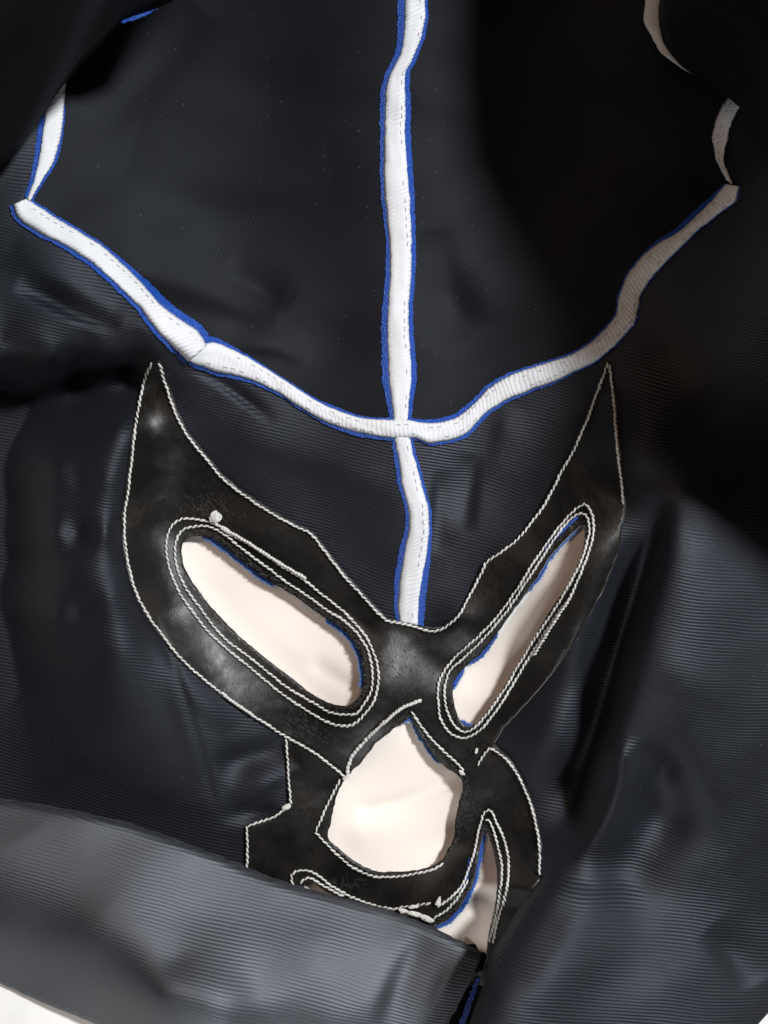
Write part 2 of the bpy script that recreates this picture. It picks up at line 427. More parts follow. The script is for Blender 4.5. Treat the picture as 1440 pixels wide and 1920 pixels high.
panel('crown_panel', L_LINE + C_LINE[:-1], M_CROWN)
panel('crown_panel', C_LINE[:-1] + R_LINE[:], M_CROWN)
panel('face_panel', L_LINE[::-1] + C_LOW[1:] + [(760,1200),(720,1185),(670,1130),(610,1070),(570,1025),(520,990),(440,945),(390,925),(330,910),(285,960),(268,1010),(278,1070),(300,1130),(345,1195),(405,1250),(480,1310),(560,1360),(575,1400),(570,1510),(560,1540),(490,1570),(490,1640),(500,1760),(300,1740),(-150,1680),(-150,-150)], M_FACE_L)
def relief_right(q):
    z = relief(q)
    d, t = poly_dist(q, smooth(FLAP_R, 10))
    return z - 2.2 * np.exp(-(d / 9.0) ** 2)
panel('face_panel', R_LINE[::-1] + C_LOW[1:] + [(775,1200),(840,1190),(880,1150),(915,1090),(955,1045),(1010,995),(1060,920),(1110,860),(1130,950),(1128,1020),(1095,1090),(1055,1170),(1015,1240),(965,1310),(930,1365),(925,1420),(945,1440),(970,1490),(985,1550),(995,1620)] + FLAP_R + [(1300,1990),(1405,1950),(1422,1920),(1440,1900),(1500,1860),(1590,1800),(1590,-150)], M_FACE_R, relief_right)

# ---- the black lining round eyes, nose and mouth
OUT_L = [(284,682),(270,715),(260,765),(252,815),(245,880),(239,930),(233,970),(235,1020),(242,1065),(255,1110),(272,1145),(300,1185),(335,1230),(380,1272),(420,1303),(463,1334),(506,1362),(537,1382)]
TOP_L = [(299,682),(310,720),(327,770),(350,815),(385,858),(410,890),(450,924),(500,957),(550,985),(582,1000)]
TOP_L2 = [(582,1000),(610,1035),(645,1080),(680,1118),(723,1163),(750,1168),(783,1177),(810,1184),(831,1179),(853,1162),(867,1143),(880,1119),(900,1080),(912,1055)]
TOP_R = [(912,1055),(930,1042),(970,1012),(1000,975),(1025,940),(1050,890),(1075,845),(1100,790),(1120,735),(1140,680)]
OUT_R = [(1143,684),(1152,765),(1157,840),(1165,900),(1168,945)]
LOW_L = [(537,1386),(541,1451),(545,1507)]
LOW_L2 = [(545,1507),(519,1530),(463,1550)]
LOW_L3 = [(463,1550),(464,1590),(463,1640)]
MOUTH_R = [(896,1436),(907,1416),(919,1403),(932,1410),(958,1433),(984,1481),(999,1524),(1010,1576),(1012,1623),(1011,1640)]
outline = [tuple(p) for p in OUT_L] + LOW_L + LOW_L2[1:] + LOW_L3[1:] + [(460,1700),(560,1790),(800,1850),(930,1850),(1000,1760),(1016,1690)] + MOUTH_R[:3:-1] + [(932,1408),(920,1396),(940,1362),(980,1318),(1030,1260),(1080,1190),(1125,1110),(1158,1030)] + OUT_R[::-1] + TOP_R[::-1] + TOP_L2[::-1][1:] + TOP_L[::-1][1:]
HOLES = {
 'left_eye': [(343,1019),(354,1008),(373,1006),(394,1008),(421,1026),(456,1054),(491,1081),(522,1099),(560,1123),(605,1156),(637,1175),(661,1199),(675,1227),(682,1262),(680,1293),(664,1316),(647,1324),(619,1319),(585,1302),(543,1269),(498,1234),(456,1199),(421,1165),(387,1127),(362,1092),(345,1061),(341,1036)],
 'right_eye': [(1091,982),(1096,1001),(1094,1028),(1083,1059),(1068,1091),(1044,1126),(1017,1168),(990,1215),(963,1258),(936,1301),(912,1336),(893,1357),(877,1363),(862,1351),(852,1324),(849,1293),(854,1273),(873,1250),(904,1223),(932,1188),(959,1149),(982,1118),(1006,1083),(1029,1044),(1060,1009)],
 'nose': [(760,1352),(739,1367),(704,1395),(678,1429),(648,1459),(631,1494),(622,1532),(616,1571),(631,1588),(661,1614),(696,1632),(721,1636),(764,1634),(807,1625),(833,1606),(851,1567),(855,1532),(863,1498),(868,1472),(859,1455),(829,1433),(807,1408),(786,1377),(771,1345)],
 'mouth_right': [(907,1554),(919,1576),(930,1619),(932,1657),(928,1700),(915,1756),(905,1815),(850,1810),(812,1760),(812,1739),(838,1726),(863,1700),(885,1657),(898,1593)],
 'mouth_left': [(570,1660),(585,1652),(605,1668),(650,1694),(690,1712),(640,1740),(580,1700)],
}
def wobble(L, amp, freq, seed, closed=True):
    T, Nn = normals(L, closed)
    return L + Nn * np.array([amp * noise.noise((p[0] * freq + seed, p[1] * freq, seed)) for p in L])[:, None]
o_loop = smooth(outline, 4.0, True, False)
T, Nn = normals(o_loop, True)
if not inside(o_loop[:1] + Nn[:1] * 3, o_loop)[0]: Nn = -Nn
o_loop = wobble(o_loop - Nn * 4.0, 1.5, 0.05, 3)
holes = {k: wobble(smooth(v, 3.5, True), 2.6 if k == 'nose' else 1.4, 0.09, i) for i, (k, v) in enumerate(HOLES.items())}
Q, F = triangulate(o_loop, list(holes.values()), step=6.0)
def lining_z(q):
    z = relief(q) + 0.9
    # tucked under the right-hand chin cloth
    d, t = poly_dist(q, smooth(FLAP_R, 10))
    L = np.array([(1012,1600),(1012,1648),(980,1690),(945,1750),(920,1790),(905,1850),(1100,1850),(1100,1600)])
    k = inside(q, L)
    tuck = np.where(k, np.clip(d / 14 + 0.6, 0, 1), np.clip(0.6 - d / 110, 0, 1))
    z = z - 5.0 * tuck * np.clip((q[:, 1] - 1540) / 140, 0, 1)
    z = np.minimum(z, np.interp(q[:, 1], [1560, 1620, 1660, 1700, 1760, 1900], [50, 31, 22, 16, 13, 11]) + np.clip(q[:, 0] - 905, 0, 120) * 0.16)
    return np.maximum(z, 1.2)
z = lining_z(Q)
lining = mesh_obj('lining', P3(Q, z), F, M_LINING, mask, plan_uv(Q, z), solid=0.0008)
lining['label'] = 'black napped leather lining cut out around the eyes, nose and mouth'

# blue outer cloth peeping out behind the cut edges
def rim(name, hole, segs, material, depth, wmin, wmax, seed):
    L = holes[hole]; T, Nn = normals(L, True); n = len(L)
    if not inside(L[:1] + Nn[:1] * 2.0, L)[0]: Nn = -Nn
    wd = np.full(n, -6.0)
    for a, b in segs:
        ia = np.argmin(((L - np.array(a)) ** 2).sum(1)); ib = np.argmin(((L - np.array(b)) ** 2).sum(1))
        idx = [(ia + k) % n for k in range(((ib - ia) % n) + 1)]
        m = len(idx)
        for j, i in enumerate(idx):
            e = min(1, min(j, m - 1 - j) / 4)
            f = 0.5 + 0.5 * noise.noise((i * 0.11, seed, 0)) + 0.28 * noise.noise((i * 0.9, seed, 3))
            wd[i] = -3 + e * (3 + wmin + (wmax - wmin) * f)
    A = L - Nn * 16; B = L - Nn * 3; Cc = L + Nn * wd[:, None]
    q = np.vstack([A, B, Cc]); zz = lining_z(np.vstack([L, L, L])) - np.r_[np.full(n, depth + 0.2), np.full(n, depth), np.full(n, depth + 0.5)]
    zz = np.maximum(zz, 0.6)
    Fs = []
    for r in range(2):
        for i in range(n):
            j = (i + 1) % n
            Fs.append((r * n + i, r * n + j, (r + 1) * n + j, (r + 1) * n + i))
    ob = mesh_obj(name, P3(q, zz), Fs, material, lining, plan_uv(q, zz))
    if material is M_BLUE:                     # cut yarn ends
        fv = []; ff = []
        for i in range(n):
            if wd[i] < 0.5: continue
            for _ in range(5):
                p = Cc[i] + T[i] * random.uniform(-2.5, 2.5) - Nn[i] * random.uniform(0, 3)
                dr = Nn[i] + T[i] * random.uniform(-.8, .8); e = p + dr * random.uniform(2, 5.5); sd = np.array((-dr[1], dr[0])) * 0.55
                s0 = len(fv); b3 = P3(np.array([p - sd, p + sd, e]), np.full(3, zz[2 * n + i] + random.uniform(0.05, .5)))
                fv += list(b3); ff.append((s0, s0 + 1, s0 + 2))
        fo = mesh_obj('frayed_yarn', fv, ff, M_BLUEYARN, lining); fo['kind'] = 'stuff'
rim('blue_edge', 'left_eye', [((373,1006),(522,1099)), ((605,1156),(680,1300))], M_BLUE, 1.3, 3, 10, 1)
rim('blue_edge', 'right_eye', [((849,1300),(873,1250)), ((873,1250),(935,1184)), ((985,1114),(1091,982)), ((893,1357),(858,1345))], M_BLUE, 1.3, 3, 9, 2)
rim('blue_edge', 'nose', [((829,1433),(752,1358))], M_BLUE, 1.3, 2, 6, 5)
rim('blue_edge', 'mouth_right', [((812,1739),(907,1554))], M_BLUE, 1.3, 5, 10, 6)
rim('white_edge', 'left_eye', [((560,1123),(610,1158)), ((630,1170),(664,1316))], M_WHITE, 2.4, 2, 9, 8)
rim('white_edge', 'right_eye', [((849,1300),(1029,1044))], M_WHITE, 2.4, 3, 8, 9)
rim('white_edge', 'nose', [((829,1433),(752,1358))], M_WHITE, 2.4, 5, 8, 10)

# ---- stitching: a row of slanted thread beads along a line
def bead_mesh(nu=7, nv=5):
    V = [(1, 0, 0)]
    for i in range(1, nv):
        a = math.pi * i / nv
        for j in range(nu):
            b = 2 * math.pi * j / nu
            V.append((math.cos(a), math.sin(a) * math.cos(b), math.sin(a) * math.sin(b)))
    V.append((-1, 0, 0)); Fc = []
    for j in range(nu): Fc.append((0, 1 + (j + 1) % nu, 1 + j))
    for i in range(nv - 2):
        for j in range(nu):
            a = 1 + i * nu + j; b = 1 + i * nu + (j + 1) % nu
            Fc.append((a, b, b + nu, a + nu))
    e = len(V) - 1; s = 1 + (nv - 2) * nu
    for j in range(nu): Fc.append((e, s + j, s + (j + 1) % nu))
    return np.array(V), Fc
BV, BF = bead_mesh()
def stitches(name, line, closed=False, zfun=lining_z, pitch=10.5, width=2.15, slant=16, parent=None, material=M_THREAD, rise=0.75, sm=True, gap=0.0):
    L = smooth(line, pitch, closed, sm); T, Nn = normals(L, closed)
    Q2 = L + Nn * np.array([random.uniform(-0.8, 0.8) for _ in L])[:, None]
    z = zfun(Q2) + rise
    Vs = []; Fs = []
    m = len(L)
    base = P3(Q2, z)
    for i in range(m if closed else m - 1):
        a = base[i]; b = base[(i + 1) % m]
        d = Vector(b - a); ln = d.length
        if ln < 1e-7: continue
        c = (Vector(a) + Vector(b)) / 2; d.normalize()
        up = Vector((0, 0, 1)); sd = up.cross(d).normalized(); up2 = d.cross(sd)
        an = math.radians(slant + random.uniform(-5, 5))
        dd = d * math.cos(an) + sd * math.sin(an); ss = up2.cross(dd)
        r = width * S * random.uniform(0.75, 1.2)
        hl = ln * (0.62 - gap) * random.uniform(0.93, 1.05)
        s = len(Vs)
        for v in BV:
            p = c + dd * (v[0] * hl) + ss * (v[1] * r) + up2 * (v[2] * r * 0.8)
            Vs.append(p)
        Fs += [tuple(s + k for k in f) for f in BF]
    return mesh_obj(name, Vs, Fs, material, parent or lining)

E1i = [(340,995),(359,988),(383,986),(407,993),(428,1008),(463,1036),(498,1061),(532,1088),(574,1116),(612,1144),(644,1163),(671,1189),(689,1217),(697,1248),(699,1279),(696,1297),(682,1321),(668,1338),(644,1340),(616,1335),(581,1314),(539,1290),(508,1265),(470,1234),(428,1203),(401,1175),(373,1137),(348,1102),(333,1067),(328,1036),(330,1015)]
E1o = [(319,991),(335,975),(359,972),(383,977),(404,983),(428,1000),(463,1019),(498,1041),(539,1069),(571,1088),(605,1116),(644,1146),(671,1175),(692,1203),(704,1234),(710,1265),(706,1297),(696,1324),(671,1352),(654,1361),(626,1359),(595,1344),(553,1318),(515,1290),(473,1255),(435,1224),(394,1189),(366,1154),(342,1120),(324,1085),(314,1050),(312,1015)]
E2o = [(1097,945),(1109,962),(1114,989),(1109,1021),(1095,1059),(1072,1114),(1052,1141),(1021,1188),(986,1242),(951,1301),(920,1347),(893,1375),(869,1384),(846,1376),(827,1351),(822,1320),(821,1285),(831,1262),(854,1231),(889,1201),(928,1161),(963,1114),(998,1059),(1029,1013),(1060,974),(1083,952)]
E2i = [(1091,962),(1103,974),(1105,997),(1099,1024),(1087,1059),(1064,1102),(1041,1141),(1009,1188),(978,1238),(943,1297),(912,1340),(889,1365),(869,1373),(850,1359),(838,1332),(834,1301),(836,1277),(846,1254),(873,1231),(912,1192),(951,1145),(982,1098),(1013,1052),(1041,1009),(1068,974)]
ST = 'stitching'
stitches(ST, E1i, True); stitches(ST, E1o, True); stitches(ST, E2i, True, pitch=9.5); stitches(ST, E2o, True, pitch=9.5)
stitches(ST, OUT_L + [(584,1408),(618,1433),(646,1457)])
stitches(ST, TOP_L + TOP_L2[1:] + TOP_R[1:], sm=True)
stitches(ST, OUT_R, pitch=9, width=2.2); stitches(ST, LOW_L); stitches(ST, LOW_L2, sm=False); stitches(ST, LOW_L3)
stitches(ST, MOUTH_R, pitch=10)
stitches(ST, [(790,1313),(756,1326),(721,1354),(687,1386),(661,1416),(652,1442),(652,1459)], pitch=8, width=3.6, slant=8)
stitches(ST, [(772,1334),(790,1362),(816,1393),(842,1418),(868,1442),(864,1453)])
stitches(ST, [(638,1462),(614,1507),(592,1560)], sm=False); stitches(ST, [(592,1560),(622,1593),(661,1626),(704,1644),(756,1642),(807,1632),(831,1619)])
stitches(ST, [(549,1660),(547,1640),(566,1631),(592,1638),(622,1662),(661,1683),(696,1696),(739,1705),(756,1701),(807,1694)])
stitches(ST, [(562,1656),(577,1645),(605,1660),(644,1681)])
stitches(ST, [(820,1700),(846,1683),(868,1657),(887,1605),(902,1540),(911,1520),(922,1520),(932,1545),(947,1580),(954,1627),(947,1679),(932,1731),(924,1768)], pitch=9)
stitches(ST, [(812,1722),(836,1708),(857,1685),(878,1650)], pitch=9)
stitches(ST, [(910,1536),(918,1538),(928,1567),(939,1610),(941,1644),(934,1696),(922,1748),(917,1766)], pitch=9)
# back-tacked thick runs
stitches('back_tack', [(398,978),(428,996),(463,1016),(520,1053),(565,1080),(573,1084)], pitch=6, width=3.4, slant=25, rise=1.3)
stitches('back_tack', [(415,1298),(440,1318),(475,1342)], pitch=6, width=3.2, slant=25, rise=1.3)
stitches('back_tack', [(783,1316),(752,1329),(715,1360),(690,1384)], pitch=6, width=2.6, slant=25, rise=1.3)
stitches('back_tack', [(1068,1122),(1030,1180),(1000,1230)], pitch=7, width=2.6, slant=-25, rise=1.2)
def knot(name, c, r, seed, flat=0.75, ang=0.0, long=1.0, turns=90):
    random.seed(seed)
    Vs = []; Fs = []
    z0 = lining_z(np.array([c], float))[0] + 1.0
    ctr = Vector(P3(np.array([c], float), [z0])[0])
    pts = []
    for i in range(turns):                       # a ball of tangled thread
        a = i * 0.9 + random.uniform(-.3, .3); b = i * 0.37
        rr = r * S * random.uniform(0.55, 0.95)
        x, y = math.cos(a) * math.cos(b) * long, math.sin(a) * math.cos(b) / long
        pts.append(ctr + Vector((x * math.cos(ang) - y * math.sin(ang), x * math.sin(ang) + y * math.cos(ang), abs(math.sin(b)) * flat)) * rr)
    for a, b in zip(pts, pts[1:]):
        d = (b - a); l = d.length
        if l < 1e-7: continue
        d.normalize(); sd = d.orthogonal().normalized(); u = d.cross(sd); s = len(Vs)
        for v in BV: Vs.append((a + b) / 2 + d * (v[0] * l * 0.55) + sd * (v[1] * 1.6 * S) + u * (v[2] * 1.6 * S))
        Fs += [tuple(s + k for k in f) for f in BF]
    return mesh_obj(name, Vs, Fs, M_THREAD, lining)
knot('thread_knot', (404, 970), 13, 1)
for k, (x, y, r, an, lo, tu) in enumerate([(536,1514,8,.5,1.4,40), (758,1709,9,-.3,1.9,36), (778,1714,10,-.25,1.8,44), (800,1722,10,-.4,1.6,44), (775,1700,6,.1,2.2,26),
     (822,1690,7,1.2,1.5,24), (648,1458,5,.6,1.5,20), (866,1449,5,-.7,1.6,20), (893,1407,4,1.3,1.7,16), (424,994,8,-.6,1.8,30), (570,1083,4,-.5,1.5,16)]):
    knot('thread_tangle', (x, y), r, 20 + k, 0.5, an, lo, tu)
# ---- fine nap standing off the lining
def fibres(name, pts, dirs, lmin, lmax, wd, material, parent, zoff):
    Vs = []; Fs = []
    z = lining_z(pts) + zoff
    B = P3(pts, z)
    for b, d in zip(B, dirs):
        a = math.atan2(-d[1], d[0]) + random.gauss(0, 0.35); l = random.uniform(lmin, lmax) * S
        u = Vector((math.cos(a), math.sin(a), random.uniform(0.05, 0.5))); sd = Vector((-u.y, u.x, 0)) * (wd * S)
        p = Vector(b); m1 = p + u * (l * .5); bend = Vector((random.uniform(-.2, .2), random.uniform(-.2, .2), -.15)) * l
        s0 = len(Vs); Vs += [p - sd, p + sd, m1 + sd * .7, m1 - sd * .7, p + u * l + bend]
        Fs += [(s0, s0 + 1, s0 + 2, s0 + 3), (s0 + 3, s0 + 2, s0 + 4)]
    o = mesh_obj(name, Vs, Fs, material, parent); o['kind'] = 'stuff'
random.seed(31)
fp = []; fd = []
for k, hk in enumerate(('left_eye', 'nose', 'right_eye', 'mouth_right')):
    Lh = holes[hk]; Th, Nh = normals(Lh, True)
    if not inside(Lh[:1] + Nh[:1] * 2.0, Lh)[0]: Nh = -Nh
    for i in range(len(Lh)):
        for _ in range(2):
            t = random.uniform(-12, -3); fp.append(Lh[i] + Nh[i] * t + Th[i] * random.uniform(-2, 2)); fd.append(Nh[i] * .6 + Th[i] * random.uniform(-.9, .9) + np.array((.1, -.6)))
for (cx, cy, rx, ry, nn) in [(390,955,60,25,90),(560,1370,60,30,120),(760,1260,60,60,160),(480,1320,50,40,90),(880,1520,18,60,60),(640,1660,60,14,60)]:
    for _ in range(nn):
        p = np.array((random.gauss(cx, rx / 2), random.gauss(cy, ry / 2))); fp.append(p); fd.append(np.array((-.5, -.8)))
fp = np.array(fp); fd = np.array(fd)
k = inside(fp, o_loop); fp = fp[k]; fd = fd[k]
fibres('nap', fp, fd, 5, 12, 0.35, M_NAP, lining, 0.1)

# ---- seam tapes
def tape(left, right, blue_l, blue_r, lift=0.7, puff=1.0, seed=0, dashes=(0.3,), zfun=relief, blue=True, wob=1.6, end_puff=0.0):
    A = smooth(left, 4.0); B = smooth(right, 4.0)
    n = max(len(A), len(B)); t = np.linspace(0, 1, n)
    A = np.c_[np.interp(t, np.linspace(0, 1, len(A)), A[:, 0]), np.interp(t, np.linspace(0, 1, len(A)), A[:, 1])]
    B = np.c_[np.interp(t, np.linspace(0, 1, len(B)), B[:, 0]), np.interp(t, np.linspace(0, 1, len(B)), B[:, 1])]
    D = B - A; W = np.linalg.norm(D, axis=1, keepdims=True); Nn = D / np.maximum(W, 1e-6)
    # scalloped hand-cut edges
    sa = np.array([wob * noise.noise((i * 0.16, seed, 0)) + 0.8 * wob * noise.noise((i * 0.45, seed, 5)) for i in range(n)])
    sb = np.array([wob * noise.noise((i * 0.16, seed, 9)) + 0.8 * wob * noise.noise((i * 0.45, seed, 14)) for i in range(n)])
    A = A + Nn * sa[:, None]; B = B + Nn * sb[:, None]
    m = 11; us = np.linspace(0, 1, m)
    q = np.vstack([A + (B - A) * u for u in us])
    zz = zfun(q)
    prof = np.repeat(1 - np.abs(2 * us - 1) ** 4, n)
    run = np.tile(np.arange(n), m)
    lump = np.array([noise.noise((i * 0.10, seed, u * 2.0)) for u in us for i in range(n)])
    zz = zz + lift + prof * puff * (1 + 0.35 * lump)
    if end_puff: zz = zz + end_puff * np.exp(-((n - 1 - run) / 9.0) ** 2) * (prof * 0.6 + 0.4)
    Fs = [(r * n + i, (r + 1) * n + i, (r + 1) * n + i + 1, r * n + i + 1) for r in range(m - 1) for i in range(n - 1)]
    uvl = np.c_[np.repeat(us, n) * 10, np.tile(np.arange(n) * 4 * 0.18, m)]
    v3 = P3(q, zz)
    # orientation: make normals point up
    a, b, c = v3[Fs[0][0]], v3[Fs[0][1]], v3[Fs[0][2]]
    flip = np.cross(b - a, c - a)[2] < 0
    if flip: Fs = [f[::-1] for f in Fs]
    o = mesh_obj('seam_tape', v3, Fs, M_TAPE, mask, uvl, solid=0.0006)
    if blue:
        bl = np.interp(t, np.linspace(0, 1, len(blue_l)), blue_l); br = np.interp(t, np.linspace(0, 1, len(blue_r)), blue_r)
        ja = np.array([1.5 * noise.noise((i * 0.25, seed, 21)) + random.uniform(-.7, .7) for i in range(n)])
        jb = np.array([1.5 * noise.noise((i * 0.25, seed, 31)) + random.uniform(-.7, .7) for i in range(n)])
        A2 = A - Nn * (bl + ja)[:, None]; B2 = B + Nn * (br + jb)[:, None]
        us2 = np.linspace(0, 1, 7)
        q = np.vstack([A2 + (B2 - A2) * u for u in us2]); zz = zfun(q) + lift * 0.5 + np.repeat(0.5 * (1 - np.abs(2 * us2 - 1) ** 4), n)
        Fs = [(r * n + i, (r + 1) * n + i, (r + 1) * n + i + 1, r * n + i + 1) for r in range(6) for i in range(n - 1)]
        if flip: Fs = [f[::-1] for f in Fs]
        mesh_obj('blue_edge', P3(q, zz), Fs, M_BLUE, o, plan_uv(q, zz))
    for u in dashes:                              # machine stitches sunk in the tape
        ln = A + (B - A) * u
        Vs = []; Fd = []
        i = 2
        while i < n - 4:
            if random.random() < 0.3 + 0.5 * math.sin(i * 0.06 + seed) ** 2:
                k = np.array([ln[i], ln[i + 1], ln[i + 2]])
                k = k + random.uniform(-1, 1)
                du = B[i] - A[i]; du = du / max(np.linalg.norm(du), 1e-6)
                h = (1 - abs(2 * u - 1) ** 4) * puff * (1 + 0.35 * noise.noise((i * 0.10, seed, u * 2.0))) + lift + 0.10
                qq = np.vstack([k - du * 0.8, k + du * 0.8]); zq = zfun(qq) + h
                if end_puff: zq = zq + end_puff * math.exp(-((n - 1 - i) / 9.0) ** 2) * ((1 - abs(2 * u - 1) ** 4) * 0.6 + 0.4)
                s = len(Vs); Vs += list(P3(qq, zq)); Fd += [(s, s + 3, s + 4, s + 1), (s + 1, s + 4, s + 5, s + 2)]
            i += 4
        if Vs: mesh_obj('topstitch', Vs, Fd, M_DASH, o)
    return o

random.seed(7)
tape([(757,-60),(757,0),(757,50),(750,100),(730,140),(722,175),(720,250),(720,350),(727,425),(731,475),(730,525),(725,600),(726,650),(728,707),(735,765),(738,800)],
     [(797,-60),(797,0),(795,50),(777,105),(760,140),(761,195),(760,250),(765,325),(770,400),(772,475),(770,530),(766,590),(768,640),(772,700),(766,765),(765,800)],
     [12,12,9,8,7,6,8,10,12,6], [3,6,8,10,10,8,8,8,10,6], seed=1, dashes=(0.8,), lift=0.6)
tape([(738,812),(742,840),(749,870),(753,910),(765,951),(766,991),(758,1032),(750,1081),(746,1127),(749,1166)],
     [(768,812),(774,848),(782,875),(793,918),(804,959),(804,1000),(799,1046),(789,1102),(785,1140),(784,1172)],
     [4,8,8,6,7,9,10,8,6], [4,6,6,5,5,8,11,12,11], seed=2, dashes=(0.72,), lift=0.6)
# band over the brow
tape([(348,664),(395,642),(440,657),(490,685),(545,720),(600,755),(670,782),(728,787),(763,787),(788,792),(826,792),(860,780),(890,755),(920,725),(960,702),(1020,682),(1070,665),(1110,640),(1145,605),(1157,580),(1162,550),(1180,510),(1210,475),(1240,452),(1265,440),(1300,410),(1335,375),(1360,345)],
     [(352,676),(400,695),(465,710),(520,735),(560,762),(610,790),(670,810),(736,821),(777,821),(804,830),(845,825),(875,812),(905,780),(940,755),(985,735),(1040,715),(1070,700),(1120,675),(1160,640),(1190,605),(1197,580),(1205,545),(1235,505),(1265,475),(1305,435),(1355,395),(1380,375),(1387,350)],
     [14,10,5,4,5,9,4,6,9,7,6,5,4,4,3,3,3,12,12,3], [8,8,7,6,12,6,6,7,5,4,3,3,2,3,3,3], seed=3, dashes=(0.25, 0.78), lift=1.3, puff=1.1)
# left run to the temple, its end folded over the brow band
tape([(50,372),(100,405),(150,435),(190,460),(230,495),(270,535),(300,570),(340,600),(370,620),(388,648)],
     [(24,384),(35,410),(75,437),(125,462),(175,495),(215,530),(260,575),(295,620),(325,650),(352,678)],
     [4,5,5,5,9,15,14,12], [7,7,8,8,8,8,8,9,8], seed=4, dashes=(0.22,), lift=1.2, puff=1.5, end_puff=2.2)
tape([(95,120),(87,180),(82,225),(75,280),(65,330),(50,372)], [(124,120),(121,190),(115,250),(100,305),(75,345),(58,378)],
     [8,8,9,9,8,6], [0,0,3,5,5,3], seed=5, dashes=(), lift=0.8)
tape([(1386,160),(1370,175),(1350,205),(1336,250),(1341,295),(1362,338)], [(1407,165),(1402,190),(1380,210),(1365,255),(1358,300),(1374,344)],
     [0,1,0], [0,1,0], seed=6, dashes=(0.4,), lift=1.0, blue=False)

# ------------------------------------------------------------------ front flap turned up over the chin
FE = [(-150,1490),(0,1497),(60,1505),(150,1522),(240,1542),(300,1562),(360,1585),(420,1607),(465,1627),(530,1652),(600,1672),(675,1692),(720,1702),(750,1713),(815,1740),(870,1767),(907,1787)]
FLAPC = tps_fit([(-150,1490,16),(0,1497,18),(240,1542,19),(465,1627,18),(600,1672,18),(720,1702,19),(907,1787,24),
  (-150,1600,24),(0,1620,27),(200,1640,27),(400,1700,26),(600,1760,26),(750,1810,25),(850,1860,25),
  (-150,1700,18),(0,1740,24),(180,1760,34),(330,1800,37),(480,1850,36),(620,1900,34),(760,1930,28),(850,1960,24),(300,1870,43),(420,1930,42),
  (-150,1780,3),(0,1843,3),(120,1896,5),(185,1922,8),(420,2010,22),(700,2040,26),(840,2040,18)])
def flap_z(q):
    z = tps_eval(FLAPC, q)
    d, t = poly_dist(q, smooth(FE, 10)); z -= 2.0 * np.exp(-(d / 8.0) ** 2)
    for line, amp, wd in [([(800,1755),(760,1830),(715,1940)], -3.0, 26), ([(880,1790),(840,1850),(800,1940)], 2.0, 24),
                          ([(61,1560),(110,1640),(180,1720)], -1.0, 60),
 ]:
        z += crease(q, line, amp, wd)
    z += 0.5 * np.sin(q[:, 0] * 0.011 + 1.3 * np.sin(q[:, 1] * 0.02)) * np.sin(q[:, 1] * 0.017 + q[:, 0] * 0.01)
    return z
bottom = [(885,1830),(862,1880),(840,1920),(815,1990),(805,2040),(420,2010),(250,1952),(185,1922),(120,1896),(75,1878),(30,1858),(0,1843),(-150,1780)]
loop = wobble(smooth(FE + bottom, 5, True, False), 2.2, 0.06, 17)
Q, F = triangulate(loop, step=7)
z = flap_z(Q)
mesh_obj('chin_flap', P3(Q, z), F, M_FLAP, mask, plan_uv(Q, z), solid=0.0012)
# seam allowance seen in the slit between the flap and the right-hand cloth
A = smooth([(870,1770),(850,1830),(815,1900),(780,1990)], 6); B = smooth([(945,1770),(925,1830),(905,1900),(880,1990)], 6)
n = min(len(A), len(B)); q = np.vstack([A[:n], (A[:n] + B[:n]) / 2, B[:n]]); zz = np.r_[np.full(n, 10.), np.linspace(7, 20, n), np.full(n, 12.)]
mesh_obj('seam_allowance', P3(q, zz), [(r*n+i, (r+1)*n+i, (r+1)*n+i+1, r*n+i+1) for r in range(2) for i in range(n-1)], M_REAR, mask, plan_uv(q, zz))
q2 = np.vstack([(A[:n] * .42 + B[:n] * .58), (A[:n] * .3 + B[:n] * .7)]) + np.c_[rng.normal(0, 1.2, 2 * n), np.zeros(2 * n)]; k0 = int(n * .3)
zz2 = np.r_[np.linspace(7, 20, n), np.linspace(7, 19, n)] + 1.5
mesh_obj('blue_edge', P3(q2, zz2), [(i, n + i, n + i + 1, i + 1) for i in range(k0, n - 1)], M_BLUE, mask, plan_uv(q2, zz2))

# ------------------------------------------------------------------ rear halves of the hood: feet in view, unseen tops added to block the key
def loft(name, rows, material, solid=0.001, sub=8):
    """rows of (plan x, plan y, z mm) true plan positions, lofted smoothly"""
    R = []
    for r in rows:
        a = np.array(r, float); t = np.linspace(0, 1, len(a)); tt = np.linspace(0, 1, 61)
        out = []
        for k in range(3):
            # cubic smoothing through linear + 2 box blurs
            y = np.interp(tt, t, a[:, k]);
            for _ in range(4):
                y[1:-1] = (y[:-2] + 2 * y[1:-1] + y[2:]) / 4
            out.append(y)
        R.append(np.array(out).T)
    R = np.array(R); m = len(R); tt = np.linspace(0, m - 1, (m - 1) * sub + 1)
    G = np.array([[np.interp(tt, range(m), R[:, j, k]) for k in range(3)] for j in range(61)])   # 61 x 3 x rows
    G = np.transpose(G, (2, 0, 1))
    for _ in range(6):
        G[1:-1] = (G[:-2] + 2 * G[1:-1] + G[2:]) / 4
    mm, nn = G.shape[:2]
    V = G.reshape(-1, 3).copy(); W3 = np.c_[(V[:, 0] - 720) * S, (960 - V[:, 1]) * S, V[:, 2] / 1000]
    Fs = [(r * nn + i, (r + 1) * nn + i, (r + 1) * nn + i + 1, r * nn + i + 1) for r in range(mm - 1) for i in range(nn - 1)]
    return mesh_obj(name, W3, Fs, material, mask, np.c_[V[:, 0] * .18, -V[:, 1] * .18 + V[:, 2]], solid=solid)
def pl(px, py, z):
    k = (H - z / 1000) / H
    return (720 + (px - 720) * k, 960 + (py - 960) * k, z)
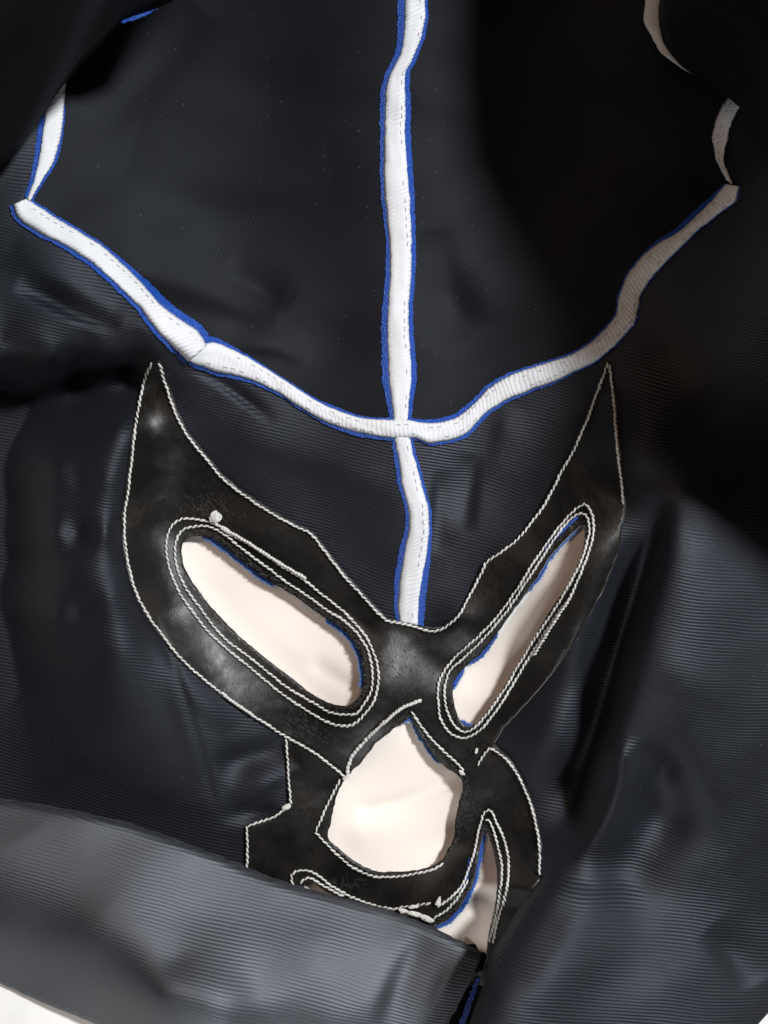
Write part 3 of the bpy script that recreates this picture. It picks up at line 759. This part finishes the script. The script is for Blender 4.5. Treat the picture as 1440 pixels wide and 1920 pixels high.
def shade_edge(pts, zt):
    out = []
    for px, py, zs in pts:
        x, y, _ = pl(px, py, zs); h = (zt - zs) / 0.18
        out.append((x + h * KEY_DIR.x / KEY_DIR.z, y - h * KEY_DIR.y / KEY_DIR.z, zt))
    return out
# right half: foot shows in the corner, unseen top shaped to cast the wanted shadow
foot = [pl(1238,-500,50), pl(1239,-250,50), pl(1240,0,52), pl(1240,45,53), pl(1250,84,54), pl(1300,136,57), pl(1350,160,60), pl(1402,168,62), pl(1480,230,60), pl(1640,480,56), pl(1900,900,50)]
top = shade_edge([(770,-150,36),(800,150,28),(830,400,22),(890,500,20),(955,610,22),(995,740,27),(1010,890,30),(1070,990,40),(1200,985,52),(1440,1150,46),(1640,1500,40)], 140)
mid = [tuple(0.5 * (a[k] + b[k]) for k in range(3)) for a, b in zip(foot, top)]
back = [(a[0] + 180, a[1] - 110, 132) for a in top]
outr = [(a[0] + 520, a[1] - 330, 8) for a in top]
loft('rear_panel_blocker', [foot, mid, top, back, outr], M_REAR)
tape([(1210,-40),(1210,0),(1207,40),(1220,65),(1240,100),(1275,125),(1310,145),(1345,154)], [(1239,-40),(1239,0),(1237,40),(1247,80),(1267,110),(1297,134),(1320,147),(1347,157)],
     [0], [0], seed=12, dashes=(), lift=0.3, zfun=lambda q: np.full(len(q), 53.0), blue=False)
# left half: foot in view, unseen top shaped to shade the upper left
footl = [pl(-500,560,44), pl(-200,420,46), pl(-60,340,48), pl(20,292,50), pl(50,250,52), pl(85,195,54), pl(120,146,56), pl(165,100,58), pl(200,60,60), pl(235,38,61), pl(320,0,64)]
topl = shade_edge([(-400,700,40),(-200,520,40),(-60,420,40),(20,330,40),(80,260,34),(120,212,32),(180,175,30),(230,140,30),(290,95,30),(350,40,32),(430,-40,34)], 140)
midl = [tuple(0.5 * (a[k] + b[k]) for k in range(3)) for a, b in zip(footl, topl)]
backl = [(a[0] - 60, a[1] - 160, 130) for a in topl]
outl = [(a[0] - 160, a[1] - 420, 8) for a in topl]
loft('rear_panel_blocker', [footl, midl, topl, backl, outl], M_REAR)

A = np.array([pl(x, y, 62) for x, y in smooth([(228,42),(262,26),(292,12),(325,-8)], 5)]); 
wq = np.array([2 + 5 * math.sin(math.pi * min(1, i / len(A) + .12)) + random.uniform(-.8, .8) for i in range(len(A))])
V = np.vstack([A - np.c_[wq, wq * 1.6, 0 * wq], A + np.c_[wq * .8, wq * 1.2, 0 * wq + 1.5]]); n = len(A)
mesh_obj('blue_edge', np.c_[(V[:, 0] - 720) * S, (960 - V[:, 1]) * S, V[:, 2] / 1000], [(i, i + 1, n + i + 1, n + i) for i in range(n - 1)], M_BLUE, mask, V[:, :2] * .18)

# ------------------------------------------------------------------ soft cream cloth under the mask, showing through the openings
CL = smooth([(325,985),(400,985),(560,1085),(690,1180),(760,1210),(850,1215),(960,1090),(1060,960),(1110,950),(1110,1040),(1010,1230),(930,1370),(905,1450),(960,1560),(965,1700),(930,1815),(800,1815),(640,1760),(560,1700),(560,1600),(590,1480),(640,1440),(560,1350),(430,1240),(340,1130)], 6, True, False)
Q, F = triangulate(CL, step=9)
z = lining_z(Q) - 4.6
for line, amp, wd in [([(690,1520),(770,1500),(830,1475),(880,1440)], -1.6, 14), ([(680,1560),(760,1540),(850,1500)], 0.8, 30), ([(600,1250),(660,1290)], -0.8, 16)]:
    dd, tt = poly_dist(Q, smooth(line, 10)); z += amp * np.exp(-(dd / wd) ** 2)
cr = mesh_obj('cream_cloth', P3(Q, np.maximum(z, 0.5)), F, M_CREAM, None, plan_uv(Q, z), solid=0.0004)
cr['label'] = 'soft cream cloth under the mask, seen through the eye, nose and mouth openings'
cr['category'] = 'cloth'
